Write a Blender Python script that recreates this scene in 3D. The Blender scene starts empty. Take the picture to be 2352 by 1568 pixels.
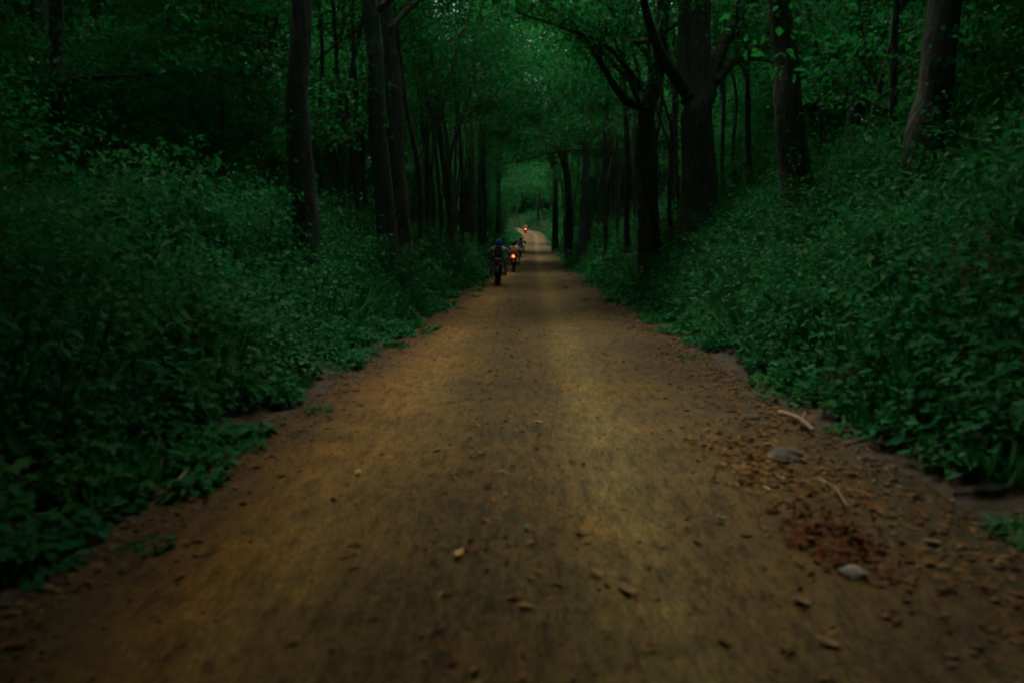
import bpy, math, random
import numpy as np
from mathutils import Vector, Matrix

sc = bpy.context.scene
R = math.radians
rng = np.random.default_rng(7)
random.seed(7)

# ------------------------------------------------------------------ camera, sky, sun, exposure
CAM_H, PITCH, LENS = 1.3, R(8.13), 24.0
cam_d = bpy.data.cameras.new('camera'); cam = bpy.data.objects.new('camera', cam_d)
sc.collection.objects.link(cam); sc.camera = cam
cam.location = (0, 0, CAM_H); cam.rotation_euler = (R(90) - PITCH, 0, 0)
cam_d.lens = LENS; cam_d.sensor_width = 36; cam_d.clip_start = 0.05; cam_d.clip_end = 1500
cam_d.dof.use_dof = True; cam_d.dof.focus_distance = 34; cam_d.dof.aperture_fstop = 1.3

SUN_EL, SUN_AZ = R(70), R(-10)          # high, ahead of the camera, behind thin cloud
w = bpy.data.worlds.new('World'); sc.world = w; w.use_nodes = True
nt = w.node_tree; bg = nt.nodes['Background']
sky = nt.nodes.new('ShaderNodeTexSky'); sky.sky_type = 'NISHITA'; sky.sun_disc = False
sky.sun_elevation = SUN_EL; sky.sun_rotation = SUN_AZ
sky.air_density = 1.0; sky.dust_density = 6.0; sky.ozone_density = 0.6
nt.links.new(sky.outputs[0], bg.inputs[0]); bg.inputs[1].default_value = 0.12
sd = bpy.data.lights.new('sun', 'SUN'); sun = bpy.data.objects.new('sun', sd); sc.collection.objects.link(sun)
sd.energy = 1.4; sd.angle = R(26); sd.color = (1.0, 0.95, 0.86)
dirv = Vector((math.sin(SUN_AZ) * math.cos(SUN_EL), math.cos(SUN_AZ) * math.cos(SUN_EL), math.sin(SUN_EL)))
sun.rotation_euler = dirv.to_track_quat('Z', 'Y').to_euler()

vs = sc.view_settings
vs.view_transform = 'Standard'; vs.look = 'None'; vs.gamma = 1.0; vs.use_curve_mapping = False
vs.exposure = 1.05
cy = sc.cycles
cy.max_bounces = 4; cy.diffuse_bounces = 2; cy.glossy_bounces = 1; cy.transmission_bounces = 3
cy.transparent_max_bounces = 4; cy.caustics_reflective = False; cy.caustics_refractive = False
cy.use_adaptive_sampling = True; cy.adaptive_threshold = .06
cy.use_denoising = True; cy.sample_clamp_indirect = 4.0
cy.filter_width = 2.0

# ------------------------------------------------------------------ small helpers
C = sc.collection
def at(px, py, d):
    """world point seen at pixel (px, py) of the 2352-wide photograph at distance d along the ground"""
    f = LENS / 36 * 2352
    vx, vy = (px - 1176) / f, (784 - py) / f
    c, s = math.cos(PITCH), math.sin(PITCH)
    dy, dz = c + vy * s, -s + vy * c
    return np.array([vx / dy * d, d, CAM_H + dz / dy * d])

def tag(o, label=None, cat=None, group=None, kind=None):
    if label: o['label'] = label
    if cat: o['category'] = cat
    if group: o['group'] = group
    if kind: o['kind'] = kind
    return o
def link(name, me, mat=None, parent=None):
    o = bpy.data.objects.new(name, me); C.objects.link(o)
    if mat is not None and me is not None and not me.materials: me.materials.append(mat)
    if parent is not None: o.parent = parent
    return o
def empty(name, loc, rz=0, s=1.0):
    o = bpy.data.objects.new(name, None); C.objects.link(o)
    o.location = loc; o.rotation_euler = (0, 0, rz); o.scale = (s, s, s)
    o.empty_display_size = 0.2
    return o
def mesh_np(name, V, F, attr=None, smooth=False):
    """V (n,3), F (m,k) all faces with k corners"""
    V = np.asarray(V, np.float32); F = np.asarray(F, np.int32)
    me = bpy.data.meshes.new(name)
    m, k = F.shape
    me.vertices.add(len(V)); me.loops.add(m * k); me.polygons.add(m)
    me.vertices.foreach_set('co', V.ravel())
    me.loops.foreach_set('vertex_index', F.ravel())
    me.polygons.foreach_set('loop_start', np.arange(0, m * k, k, dtype=np.int32))
    if attr is not None:
        a = me.attributes.new('var', 'FLOAT', 'POINT'); a.data.foreach_set('value', np.asarray(attr, np.float32))
    me.update(calc_edges=True); me.validate()
    if smooth: me.polygons.foreach_set('use_smooth', np.ones(len(me.polygons), bool))
    return me
def nrm(a): return a / (np.linalg.norm(a, axis=-1, keepdims=True) + 1e-9)
class MB:
    """collects pieces of ONE mesh (quads/tris)"""
    def __init__(s): s.v = []; s.f = []; s.mi = []
    def add(s, V, F, mi=0):
        b = len(s.v); s.v += [tuple(map(float, p)) for p in V]
        s.f += [tuple(int(i) + b for i in q) for q in F]; s.mi += [mi] * len(F)
    def tube(s, pts, rad, n=10, caps=True, mi=0):
        V, F = tube_np(pts, rad, n); s.add(V, F, mi)
        if caps:
            b = len(s.v) - len(V); m = len(pts)
            s.f.append(tuple(b + i for i in range(n))[::-1]); s.f.append(tuple(b + (m - 1) * n + i for i in range(n))); s.mi += [mi, mi]
    def box(s, c, h, rz=0, rx=0, mi=0, taper=1.0, bev=0.15):
        """box with chamfered vertical profile: 3 rings"""
        M = Matrix.Rotation(rz, 3, 'Z') @ Matrix.Rotation(rx, 3, 'X'); V = []
        b = min(h) * bev
        for z, k in ((-h[2], b), (-h[2] + b, 0), (h[2] - b, 0), (h[2], b)):
            t = 1 + (taper - 1) * (z + h[2]) / (2 * h[2])
            hx, hy = (h[0] - k) * t, (h[1] - k) * t
            e = b
            for x, y in ((hx - e, -hy), (hx, -hy + e), (hx, hy - e), (hx - e, hy), (-hx + e, hy), (-hx, hy - e), (-hx, -hy + e), (-hx + e, -hy)):
                V.append(M @ Vector((x, y, z)) + Vector(c))
        F = [tuple(range(7, -1, -1)), tuple(range(24, 32))]
        for r in range(3):
            for i in range(8): F.append((r * 8 + i, r * 8 + (i + 1) % 8, r * 8 + 8 + (i + 1) % 8, r * 8 + 8 + i))
        s.add(V, F, mi)
    def lathe(s, c, axis, prof, n=20, mi=0, squash=(1, 1)):
        """prof list of (t along axis, radius)"""
        a = Vector(axis).normalized(); u = a.orthogonal().normalized(); v = a.cross(u); V = []
        for t, r in prof:
            for i in range(n):
                th = 2 * math.pi * i / n
                V.append(Vector(c) + a * t + u * (r * math.cos(th) * squash[0]) + v * (r * math.sin(th) * squash[1]))
        F = [(k * n + i, k * n + (i + 1) % n, k * n + n + (i + 1) % n, k * n + n + i) for k in range(len(prof) - 1) for i in range(n)]
        F.append(tuple(range(n))[::-1]); F.append(tuple((len(prof) - 1) * n + i for i in range(n)))
        s.add(V, F, mi)
    def build(s, name, mats, parent=None, smooth=True):
        me = bpy.data.meshes.new(name); me.from_pydata(s.v, [], s.f); me.update()
        mats = mats if isinstance(mats, (list, tuple)) else [mats]
        for m in mats: me.materials.append(m)
        me.polygons.foreach_set('material_index', s.mi)
        if smooth:
            me.polygons.foreach_set('use_smooth', [True] * len(me.polygons))
            me.set_sharp_from_angle(angle=R(38))
        return link(name, me, None, parent)

def resample(pts, n):
    """Catmull-Rom through pts"""
    P = np.asarray(pts, float); P = np.vstack([2 * P[0] - P[1], P, 2 * P[-1] - P[-2]])
    m = len(P) - 3; out = []
    for t in np.linspace(0, m - 1e-6, n):
        i = int(t); f = t - i; a, b, c, d = P[i], P[i + 1], P[i + 2], P[i + 3]
        out.append(0.5 * ((2 * b) + (-a + c) * f + (2 * a - 5 * b + 4 * c - d) * f * f + (-a + 3 * b - 3 * c + d) * f ** 3))
    return np.array(out)
def tube_np(pts, rad, n=10, lump=None):
    P = np.asarray(pts, float); m = len(P)
    T = nrm(np.gradient(P, axis=0)); ref = np.array([0, 1.0, 0]) if abs(T[0][2]) > .6 else np.array([0, 0, 1.0])
    U = np.zeros_like(P); u = nrm(ref - T[0] * ref.dot(T[0]))
    for i in range(m):
        u = nrm(u - T[i] * u.dot(T[i])); U[i] = u
    W = np.cross(T, U); th = np.linspace(0, 2 * math.pi, n, endpoint=False)
    rr = np.broadcast_to(np.asarray(rad, float).reshape(-1, 1), (m, n)).copy()
    if lump is not None: rr = rr * lump(np.arange(m).reshape(-1, 1) / max(m - 1, 1), th.reshape(1, -1))
    V = P[:, None, :] + rr[..., None] * (np.cos(th)[None, :, None] * U[:, None, :] + np.sin(th)[None, :, None] * W[:, None, :])
    i, j = np.meshgrid(np.arange(m - 1), np.arange(n), indexing='ij'); j2 = (j + 1) % n
    F = np.stack([i * n + j, i * n + j2, (i + 1) * n + j2, (i + 1) * n + j], -1).reshape(-1, 4)
    return V.reshape(-1, 3), F

def leaf_arrays(P, D, N, L, W):
    """kite leaves, two triangles folded along the midrib"""
    P, D, N = np.asarray(P), nrm(np.asarray(D)), np.asarray(N)
    N = nrm(N - D * np.sum(D * N, -1, keepdims=True)); S = np.cross(D, N); L = np.asarray(L).reshape(-1, 1); W = np.asarray(W).reshape(-1, 1)
    a = P; b = P + D * L * .42 + S * W * .5 + N * W * .16; c = P + D * L - N * L * .10; d = P + D * L * .42 - S * W * .5 + N * W * .16
    V = np.stack([a, b, c, d], 1).reshape(-1, 3); k = len(P)
    q = np.arange(k)[:, None] * 4
    F = np.concatenate([q + np.array([[0, 1, 2]]), q + np.array([[0, 2, 3]])], 1).reshape(-1, 3)
    return V, F
def leaf_mesh(name, P, D, N, L, W, var):
    V, F = leaf_arrays(P, D, N, L, W)
    return mesh_np(name, V, F, np.repeat(var, 4))
def rand_dirs(n, g): return nrm(g.normal(size=(n, 3)))

# ------------------------------------------------------------------ materials
def new_mat(name):
    m = bpy.data.materials.new(name); m.use_nodes = True
    return m, m.node_tree, m.node_tree.nodes['Principled BSDF']
def plain(name, col, rough=.6, metal=0.0, emit=None, es=0, bump=0.0, bscale=60, vary=.25):
    m, t, b = new_mat(name)
    b.inputs['Roughness'].default_value = rough; b.inputs['Metallic'].default_value = metal
    n = t.nodes.new('ShaderNodeTexNoise'); n.inputs['Scale'].default_value = bscale; n.inputs['Detail'].default_value = 5
    tc = t.nodes.new('ShaderNodeTexCoord'); t.links.new(tc.outputs['Object'], n.inputs['Vector'])
    r = t.nodes.new('ShaderNodeValToRGB'); t.links.new(n.outputs[0], r.inputs[0])
    r.color_ramp.elements[0].position = .3; r.color_ramp.elements[1].position = .7
    r.color_ramp.elements[0].color = (*[c * (1 - vary) for c in col], 1); r.color_ramp.elements[1].color = (*[min(1, c * (1 + vary)) for c in col], 1)
    t.links.new(r.outputs[0], b.inputs['Base Color'])
    if bump:
        bp = t.nodes.new('ShaderNodeBump'); bp.inputs['Strength'].default_value = bump; bp.inputs['Distance'].default_value = .01
        t.links.new(n.outputs[0], bp.inputs['Height']); t.links.new(bp.outputs[0], b.inputs['Normal'])
    if emit:
        b.inputs['Emission Color'].default_value = (*emit, 1); b.inputs['Emission Strength'].default_value = es
    return m
def ramp(t, src, stops):
    r = t.nodes.new('ShaderNodeValToRGB'); t.links.new(src, r.inputs[0]); e = r.color_ramp.elements
    while len(e) < len(stops): e.new(.5)
    for k, (p, c) in enumerate(stops): e[k].position = p; e[k].color = (*c, 1) if len(c) == 3 else c
    return r.outputs[0]
def leaf_mat(name, stops, transl=.48, rough=.6, tcol=(.018, .26, .035)):
    m, t, b = new_mat(name)
    at_ = t.nodes.new('ShaderNodeAttribute'); at_.attribute_name = 'var'
    oi = t.nodes.new('ShaderNodeObjectInfo'); ma = t.nodes.new('ShaderNodeMath'); ma.operation = 'MULTIPLY_ADD'
    t.links.new(oi.outputs['Random'], ma.inputs[0]); ma.inputs[1].default_value = .3; 
    mb = t.nodes.new('ShaderNodeMath'); mb.operation = 'MULTIPLY'; t.links.new(at_.outputs['Fac'], mb.inputs[0]); mb.inputs[1].default_value = .7
    t.links.new(mb.outputs[0], ma.inputs[2])
    c = ramp(t, ma.outputs[0], stops)
    t.links.new(c, b.inputs['Base Color']); b.inputs['Roughness'].default_value = rough
    b.inputs['Specular IOR Level'].default_value = .12
    tr = t.nodes.new('ShaderNodeBsdfTranslucent'); mx = t.nodes.new('ShaderNodeMixRGB'); mx.blend_type = 'MIX'; mx.inputs[0].default_value = .6
    t.links.new(c, mx.inputs[1]); mx.inputs[2].default_value = (*tcol, 1); t.links.new(mx.outputs[0], tr.inputs[0])
    ms = t.nodes.new('ShaderNodeMixShader'); ms.inputs[0].default_value = transl
    out = t.nodes['Material Output']; t.links.new(b.outputs[0], ms.inputs[1]); t.links.new(tr.outputs[0], ms.inputs[2]); t.links.new(ms.outputs[0], out.inputs[0])
    return m
M_LEAF = leaf_mat('canopy_leaf', [(0, (.006, .055, .017)), (.45, (.010, .100, .027)), (.8, (.016, .135, .033)), (1, (.048, .168, .034))])
M_UNDER = leaf_mat('undergrowth_leaf', [(0, (.008, .072, .024)), (.4, (.013, .115, .037)), (.62, (.020, .152, .046)), (.80, (.042, .158, .038)), (.92, (.080, .150, .036)), (1, (.13, .11, .04))], .3, .8, (.02, .24, .04))
M_LITTER = leaf_mat('dead_leaf', [(0, (.040, .026, .012)), (.35, (.13, .060, .020)), (.6, (.20, .095, .026)), (.82, (.26, .17, .050)), (1, (.05, .10, .025))], .1, .8, (.2, .1, .03))

def bark_mat(name, dark, light, moss, mossy):
    m, t, b = new_mat(name)
    tc = t.nodes.new('ShaderNodeTexCoord'); mp = t.nodes.new('ShaderNodeMapping'); mp.inputs['Scale'].default_value = (9, 9, 1.6)
    t.links.new(tc.outputs['Object'], mp.inputs[0])
    n = t.nodes.new('ShaderNodeTexNoise'); n.inputs['Scale'].default_value = 1.6; n.inputs['Detail'].default_value = 4; n.inputs['Roughness'].default_value = .7
    t.links.new(mp.outputs[0], n.inputs[0])
    c = ramp(t, n.outputs[0], [(.36, dark), (.55, light), (.7, tuple(x * 2.0 for x in light))])
    n2 = t.nodes.new('ShaderNodeTexNoise'); n2.inputs['Scale'].default_value = 1.3; n2.inputs['Detail'].default_value = 3
    t.links.new(tc.outputs['Object'], n2.inputs[0])
    f = ramp(t, n2.outputs[0], [(.48, (0, 0, 0)), (.66, (mossy,) * 3)])
    mx = t.nodes.new('ShaderNodeMixRGB'); t.links.new(f, mx.inputs[0]); t.links.new(c, mx.inputs[1]); mx.inputs[2].default_value = (*moss, 1)
    n3 = t.nodes.new('ShaderNodeTexNoise'); n3.inputs['Scale'].default_value = 3.1; n3.inputs['Detail'].default_value = 4
    t.links.new(tc.outputs['Object'], n3.inputs[0])
    f3 = ramp(t, n3.outputs[0], [(.66, (0, 0, 0)), (.72, (.7, .7, .7))])
    m3 = t.nodes.new('ShaderNodeMixRGB'); t.links.new(f3, m3.inputs[0]); t.links.new(mx.outputs[0], m3.inputs[1]); m3.inputs[2].default_value = (.16, .15, .11, 1)
    t.links.new(m3.outputs[0], b.inputs['Base Color']); b.inputs['Roughness'].default_value = .9
    bp = t.nodes.new('ShaderNodeBump'); bp.inputs['Strength'].default_value = 1.0; bp.inputs['Distance'].default_value = .07
    t.links.new(n.outputs[0], bp.inputs['Height']); t.links.new(bp.outputs[0], b.inputs['Normal'])
    return m
M_BARK = bark_mat('dark_bark', (.028, .025, .021), (.080, .070, .058), (.028, .070, .022), .85)
M_BARKP = bark_mat('grey_bark', (.040, .035, .029), (.115, .10, .083), (.04, .075, .028), .6)

def road_material():
    m, t, b = new_mat('packed_earth')
    uv = t.nodes.new('ShaderNodeUVMap'); uv.uv_map = 'road'
    sp = t.nodes.new('ShaderNodeSeparateXYZ'); t.links.new(uv.outputs[0], sp.inputs[0])
    tc = t.nodes.new('ShaderNodeTexCoord')
    def noise(s, d=6, vec=None, rough=.6):
        n = t.nodes.new('ShaderNodeTexNoise'); n.inputs['Scale'].default_value = s; n.inputs['Detail'].default_value = d; n.inputs['Roughness'].default_value = rough
        t.links.new(vec or tc.outputs['Object'], n.inputs[0]); return n.outputs[0]
    def math_(op, a, bb):
        n = t.nodes.new('ShaderNodeMath'); n.operation = op
        for k, v in enumerate((a, bb)):
            if isinstance(v, (int, float)): n.inputs[k].default_value = v
            else: t.links.new(v, n.inputs[k])
        return n.outputs[0]
    mp = t.nodes.new('ShaderNodeMapping'); mp.inputs['Scale'].default_value = (1, .22, 1); t.links.new(uv.outputs[0], mp.inputs[0])
    mq = t.nodes.new('ShaderNodeMapping'); mq.inputs['Scale'].default_value = (1, .27, 1); t.links.new(uv.outputs[0], mq.inputs[0]); sv = mq.outputs[0]
    nl = noise(1.6, 5, mp.outputs[0]); n1 = noise(.9, 3); n2 = noise(15, 4, sv, .75); n3 = noise(70, 2, sv, .7)
    # lateral coordinate wobbled, then a colour band per wheel track
    u = math_('ADD', sp.outputs[0], math_('MULTIPLY', math_('SUBTRACT', nl, .5), .55))
    band = ramp(t, math_('MULTIPLY_ADD', u, .25) if False else math_('ADD', math_('MULTIPLY', u, .225), .5), [
        (.0, (0.039, 0.031, 0.012)), (.11, (0.073, 0.045, 0.015)), (.19, (0.146, 0.083, 0.020)), (.25, (0.153, 0.097, 0.026)), (.32, (0.112, 0.074, 0.022)),
        (.40, (0.074, 0.052, 0.018)), (.51, (0.081, 0.058, 0.020)), (.56, (.128, .096, .031)), (.60, (.140, .107, .037)), (.66, (0.099, 0.069, 0.024)), (.82, (0.065, 0.046, 0.017)), (1., (0.034, 0.031, 0.012))])
    tint = ramp(t, n1, [(.3, (.66, .68, .70)), (.5, (1, 1, .95)), (.72, (1.2, 1.02, .66))])
    mu = t.nodes.new('ShaderNodeMixRGB'); mu.blend_type = 'MULTIPLY'; mu.inputs[0].default_value = 1; t.links.new(band, mu.inputs[1]); t.links.new(tint, mu.inputs[2])
    g = ramp(t, n2, [(.30, (.36, .38, .42)), (.5, (1, 1, 1)), (.70, (1.6, 1.5, 1.35))])
    mu2 = t.nodes.new('ShaderNodeMixRGB'); mu2.blend_type = 'MULTIPLY'; mu2.inputs[0].default_value = .9; t.links.new(mu.outputs[0], mu2.inputs[1]); t.links.new(g, mu2.inputs[2])
    g3 = ramp(t, n3, [(.3, (.40, .43, .44)), (.5, (1, 1, 1)), (.7, (1.75, 1.6, 1.4))])
    mu3 = t.nodes.new('ShaderNodeMixRGB'); mu3.blend_type = 'MULTIPLY'; mu3.inputs[0].default_value = .7; t.links.new(mu2.outputs[0], mu3.inputs[1]); t.links.new(g3, mu3.inputs[2])
    t.links.new(mu3.outputs[0], b.inputs['Base Color']); b.inputs['Roughness'].default_value = .92
    b.inputs['Specular IOR Level'].default_value = .2
    bp = t.nodes.new('ShaderNodeBump'); bp.inputs['Strength'].default_value = .7; bp.inputs['Distance'].default_value = .02
    t.links.new(math_('ADD', n2, math_('MULTIPLY', n3, .5)), bp.inputs['Height']); t.links.new(bp.outputs[0], b.inputs['Normal'])
    return m
M_ROAD = road_material()
M_FLOOR = plain('forest_soil', (.038, .027, .014), .95, bump=1.0, bscale=14, vary=.65)

# ------------------------------------------------------------------ lie of the land
def cx(y):
    y = np.asarray(y, float)
    return .07 + .030 * y - .0058 * np.clip(y - 105, 0, 45) ** 2 - .52 * np.clip(y - 150, 0, None)
_zy = np.array([-400, -60, 0, 39, 46, 52, 75, 105, 130, 170, 260, 600.]); _zz = np.array([0, 0, 0, -.06, .05, .34, 1.15, 2.42, 4.1, 6.2, 9, 12])
_fy = np.arange(-400, 600, .5); _fz = np.interp(_fy, _zy, _zz); _k = np.exp(-np.linspace(-2, 2, 21) ** 2); _fz = np.convolve(np.pad(_fz, 10, 'edge'), _k / _k.sum(), 'valid')
def zr(y): return np.interp(y, _fy, _fz)
def sst(a, b, x): t = np.clip((x - a) / (b - a), 0, 1); return t * t * (3 - 2 * t)
def wob(x, y): return np.sin(x * .83 + 1.3 * np.sin(y * .31)) * .5 + np.sin(y * .67 + x * .41 + 2) * .5 + .5 * np.sin(x * 1.9 - y * 1.3 + .5)
def tz(x, y):
    x = np.asarray(x, float); y = np.asarray(y, float); u = x - cx(y)
    b = 2.1 * sst(2.1, 5.6, u) + .05 * np.clip(u - 6, 0, 40) + 1.1 * sst(2.1, 4.9, -u) + .035 * np.clip(-u - 5.5, 0, 40)
    b = b - .07 * np.exp(-((u - 2.25) / .22) ** 2) - .05 * np.exp(-((u + 2.15) / .2) ** 2)
    return zr(y) + b + wob(x, y) * .12 * sst(1.9, 4, np.abs(u)) - .09 * (1 - sst(1.65, 2.05, np.abs(u)))
def rz_(u, y):
    """height of the road surface"""
    e = sst(1.75, 2.5, np.abs(u))
    return zr(y) - .05 * (np.exp(-((u - .36) / .3) ** 2) + np.exp(-((u + 1.05) / .3) ** 2)) + .012 * np.sin(y * 1.1 + u * 2) * np.sin(u * 3 + y * .37) + .008 * np.sin(5.3 * u + 3.1 * y) * np.sin(4.1 * y - 2 * u) - .16 * e + .05 * e * np.sin(y * 2.3 + np.sin(y * .9) * 3)
def gz(x, y): return np.maximum(tz(x, y), rz_(x - cx(y), y))

def grid(us, ys, fx, fz):
    U, Y = np.meshgrid(us, ys); X = fx(U, Y); Z = fz(X, Y, U); V = np.stack([X, Y, Z], -1).reshape(-1, 3)
    n, m = len(ys), len(us); i, j = np.meshgrid(np.arange(n - 1), np.arange(m - 1), indexing='ij')
    F = np.stack([i * m + j, i * m + j + 1, (i + 1) * m + j + 1, (i + 1) * m + j], -1).reshape(-1, 4)
    return V, F, U, Y
us = np.concatenate([-np.geomspace(400, 8, 22), np.linspace(-7.5, 7.5, 91), np.geomspace(8, 400, 22)])
ys = np.concatenate([np.linspace(-60, -2, 20), np.linspace(-1.5, 40, 140), np.linspace(40.6, 200, 160), np.linspace(206, 420, 24)])
V, F, _, _ = grid(us, ys, lambda U, Y: U + cx(Y), lambda X, Y, U: tz(X, Y))
floor = link('forest_floor', mesh_np('forest_floor', V, F, smooth=True), M_FLOOR); tag(floor, 'dark leaf-strewn forest floor under the trees', 'ground', kind='structure')
us = np.linspace(-2.6, 2.6, 105); ys = np.concatenate([np.arange(-6, 12, .06), np.arange(12, 45, .2), np.arange(45, 190, .8)])
V, F, U, Y = grid(us, ys, lambda U, Y: U + cx(Y), lambda X, Y, U: rz_(U, Y) + np.random.default_rng(3).normal(0, .0045, U.shape) * (Y < 30))
me = mesh_np('dirt_road', V, F, smooth=True); uvl = me.uv_layers.new(name='road')
vi = np.empty(len(me.loops), np.int32); me.loops.foreach_get('vertex_index', vi)
uvl.data.foreach_set('uv', np.stack([U.ravel()[vi], Y.ravel()[vi]], -1).astype(np.float32).ravel())
road = link('dirt_road', me, M_ROAD); tag(road, 'brown dirt track with two pale wheel ruts running through the forest', 'road', kind='structure')

# ------------------------------------------------------------------ trees
def lumps(seed, flare=.6, amp=.10):
    g = np.random.default_rng(seed); ph = g.uniform(0, 6.28, 6); k = g.integers(3, 6)
    def f(t, th):
        a = 1 + amp * (np.sin(2 * th + ph[0] + 5 * t) * .6 + np.sin(3 * th + ph[1] - 9 * t) * .5 + np.sin(5 * th + ph[2] + 14 * t) * .35 + np.sin(t * 31 + ph[3] + th) * .35)
        return a + flare * np.exp(-t * 16) * (.55 + .45 * np.sin(k * th + ph[4]))
    return f
def limb_path(p0, d0, length, g, rise=.25, n=7, wig=.18):
    d = nrm(np.asarray(d0, float)); p = np.asarray(p0, float); out = [p]
    for i in range(n - 1):
        d = nrm(d + np.array([0, 0, rise * (1 if i < n // 2 else -.5)]) / n * 2 + g.normal(size=3) * wig)
        p = p + d * length / (n - 1); out.append(p)
    return np.array(out)
def spray(centers, per, rx, rz, size, g):
    """flat sprays of leaves round twig points"""
    n = len(centers); P = np.repeat(centers, per, 0); k = len(P)
    off = rand_dirs(k, g) * (g.random((k, 1)) ** .5) * np.array([rx, rx, rz]); tilt = np.repeat(g.normal(size=(n, 2)) * .25, per, 0)
    off[:, 2] += off[:, 0] * tilt[:, 0] + off[:, 1] * tilt[:, 1] - .12 * (off[:, 0] ** 2 + off[:, 1] ** 2) / rx
    D = nrm(off * np.array([1, 1, .3]) + g.normal(size=(k, 3)) * .35 + np.array([0, 0, -.12])); N = nrm(np.array([0, 0, 1.]) + g.normal(size=(k, 3)) * .42)
    L = size * g.uniform(.6, 1.25, k); var = np.clip(np.repeat(g.random(n), per) * .55 + g.random(k) * .45, 0, 1)
    return P + off, D, N, L, L * g.uniform(.48, .66, k), var
def make_tree(path, r0, seed, limbs, mat, leafsize=.12, per=60, sprayr=.85, toward=None, flare=.5, sides=12, split=True, taper=.35, extra=None):
    """path: trunk points (world or local). limbs: (n, t_from, t_to, len_near, len_far). returns trunk mesh, limb meshes, crown mesh"""
    g = np.random.default_rng(seed)
    P = resample(path, 26); t = np.linspace(0, 1, 26); P[:, 0] += min(r0, .2) * .22 * np.sin(t * 17 + seed) * (t > .02); P[:, 1] += min(r0, .2) * .22 * np.sin(t * 13 + 2 * seed) * (t > .02); rad = r0 * (1 - (1 - taper) * t ** .9); rad[-1] *= .35
    V, F = tube_np(P, rad, sides, lumps(seed, flare)); tm = mesh_np('trunk', V, F, smooth=True); lim = []; ctr = []
    n, a, b, l0, l1 = limbs
    specs = []
    for i in range(n):
        tt = a + (b - a) * (i + g.random() * .7) / n; k = min(int(tt * 25), 24); p0 = P[k]
        az = i * 2.4 + g.uniform(-.6, .6); d = np.array([math.cos(az), math.sin(az), g.uniform(.15, .75)])
        if toward is not None and i % 2 == 0: d = np.array([toward * g.uniform(.7, 1.2), g.uniform(-.7, .7), g.uniform(.2, .8)])
        specs.append((limb_path(p0, d, l0 + (l1 - l0) * (i / max(n - 1, 1)) * g.uniform(.8, 1.2), g), rad[k] * g.uniform(.32, .5)))
    for e in (extra or []): specs.append((resample(e[0], 10), e[1]))
    for pth, lr in specs:
        Vs, Fs, base = [], [], 0
        m = len(pth); rr = lr * np.linspace(1, .22, m)
        v, f = tube_np(pth, rr, 7, lumps(seed + 3, 0, .06)); Vs.append(v); Fs.append(f); base += len(v)
        for j in range(7):
            k = g.integers(max(1, m // 3), m); d = nrm(pth[min(k, m - 1)] - pth[k - 1]) + g.normal(size=3) * .7; d[2] = d[2] * .4 + .1
            tw = limb_path(pth[min(k, m - 1)], d, g.uniform(.7, 1.7), g, .05, 5, .2)
            v, f = tube_np(tw, rr[min(k, m - 1)] * np.linspace(.5, .12, 5), 5); Vs.append(v); Fs.append(f + base); base += len(v)
            ctr += [tw[2], tw[4], tw[3]]
        ctr += list(pth[m // 2 + 1:])
        lim.append((np.vstack(Vs), np.vstack(Fs)))
    ctr = np.array(ctr) + g.normal(size=(len(ctr), 3)) * .15
    cm = leaf_mesh('crown', *spray(ctr, per, sprayr, sprayr * .22, leafsize, g))
    if split: lm = [mesh_np('limb', v, f, smooth=True) for v, f in lim]
    else:
        Vs, Fs, base = [], [], 0
        for v, f in [(V, F)] + lim: Vs.append(v); Fs.append(f + base); base += len(v)
        tm = mesh_np('trunk', np.vstack(Vs), np.vstack(Fs), smooth=True); lm = []
    for q in [tm] + lm: q.materials.append(mat)
    cm.materials.append(M_LEAF)
    return tm, lm, cm
def plant_tree(name, base, meshes, label, group=None, rz=0, s=1.0, cat='tree'):
    o = empty(name, base, rz, s); tag(o, label, cat, group)
    tm, lm, cm = meshes
    link('trunk', tm, None, o)
    for l in lm: link('limb', l, None, o)
    link('crown', cm, None, o)
    return o

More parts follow.
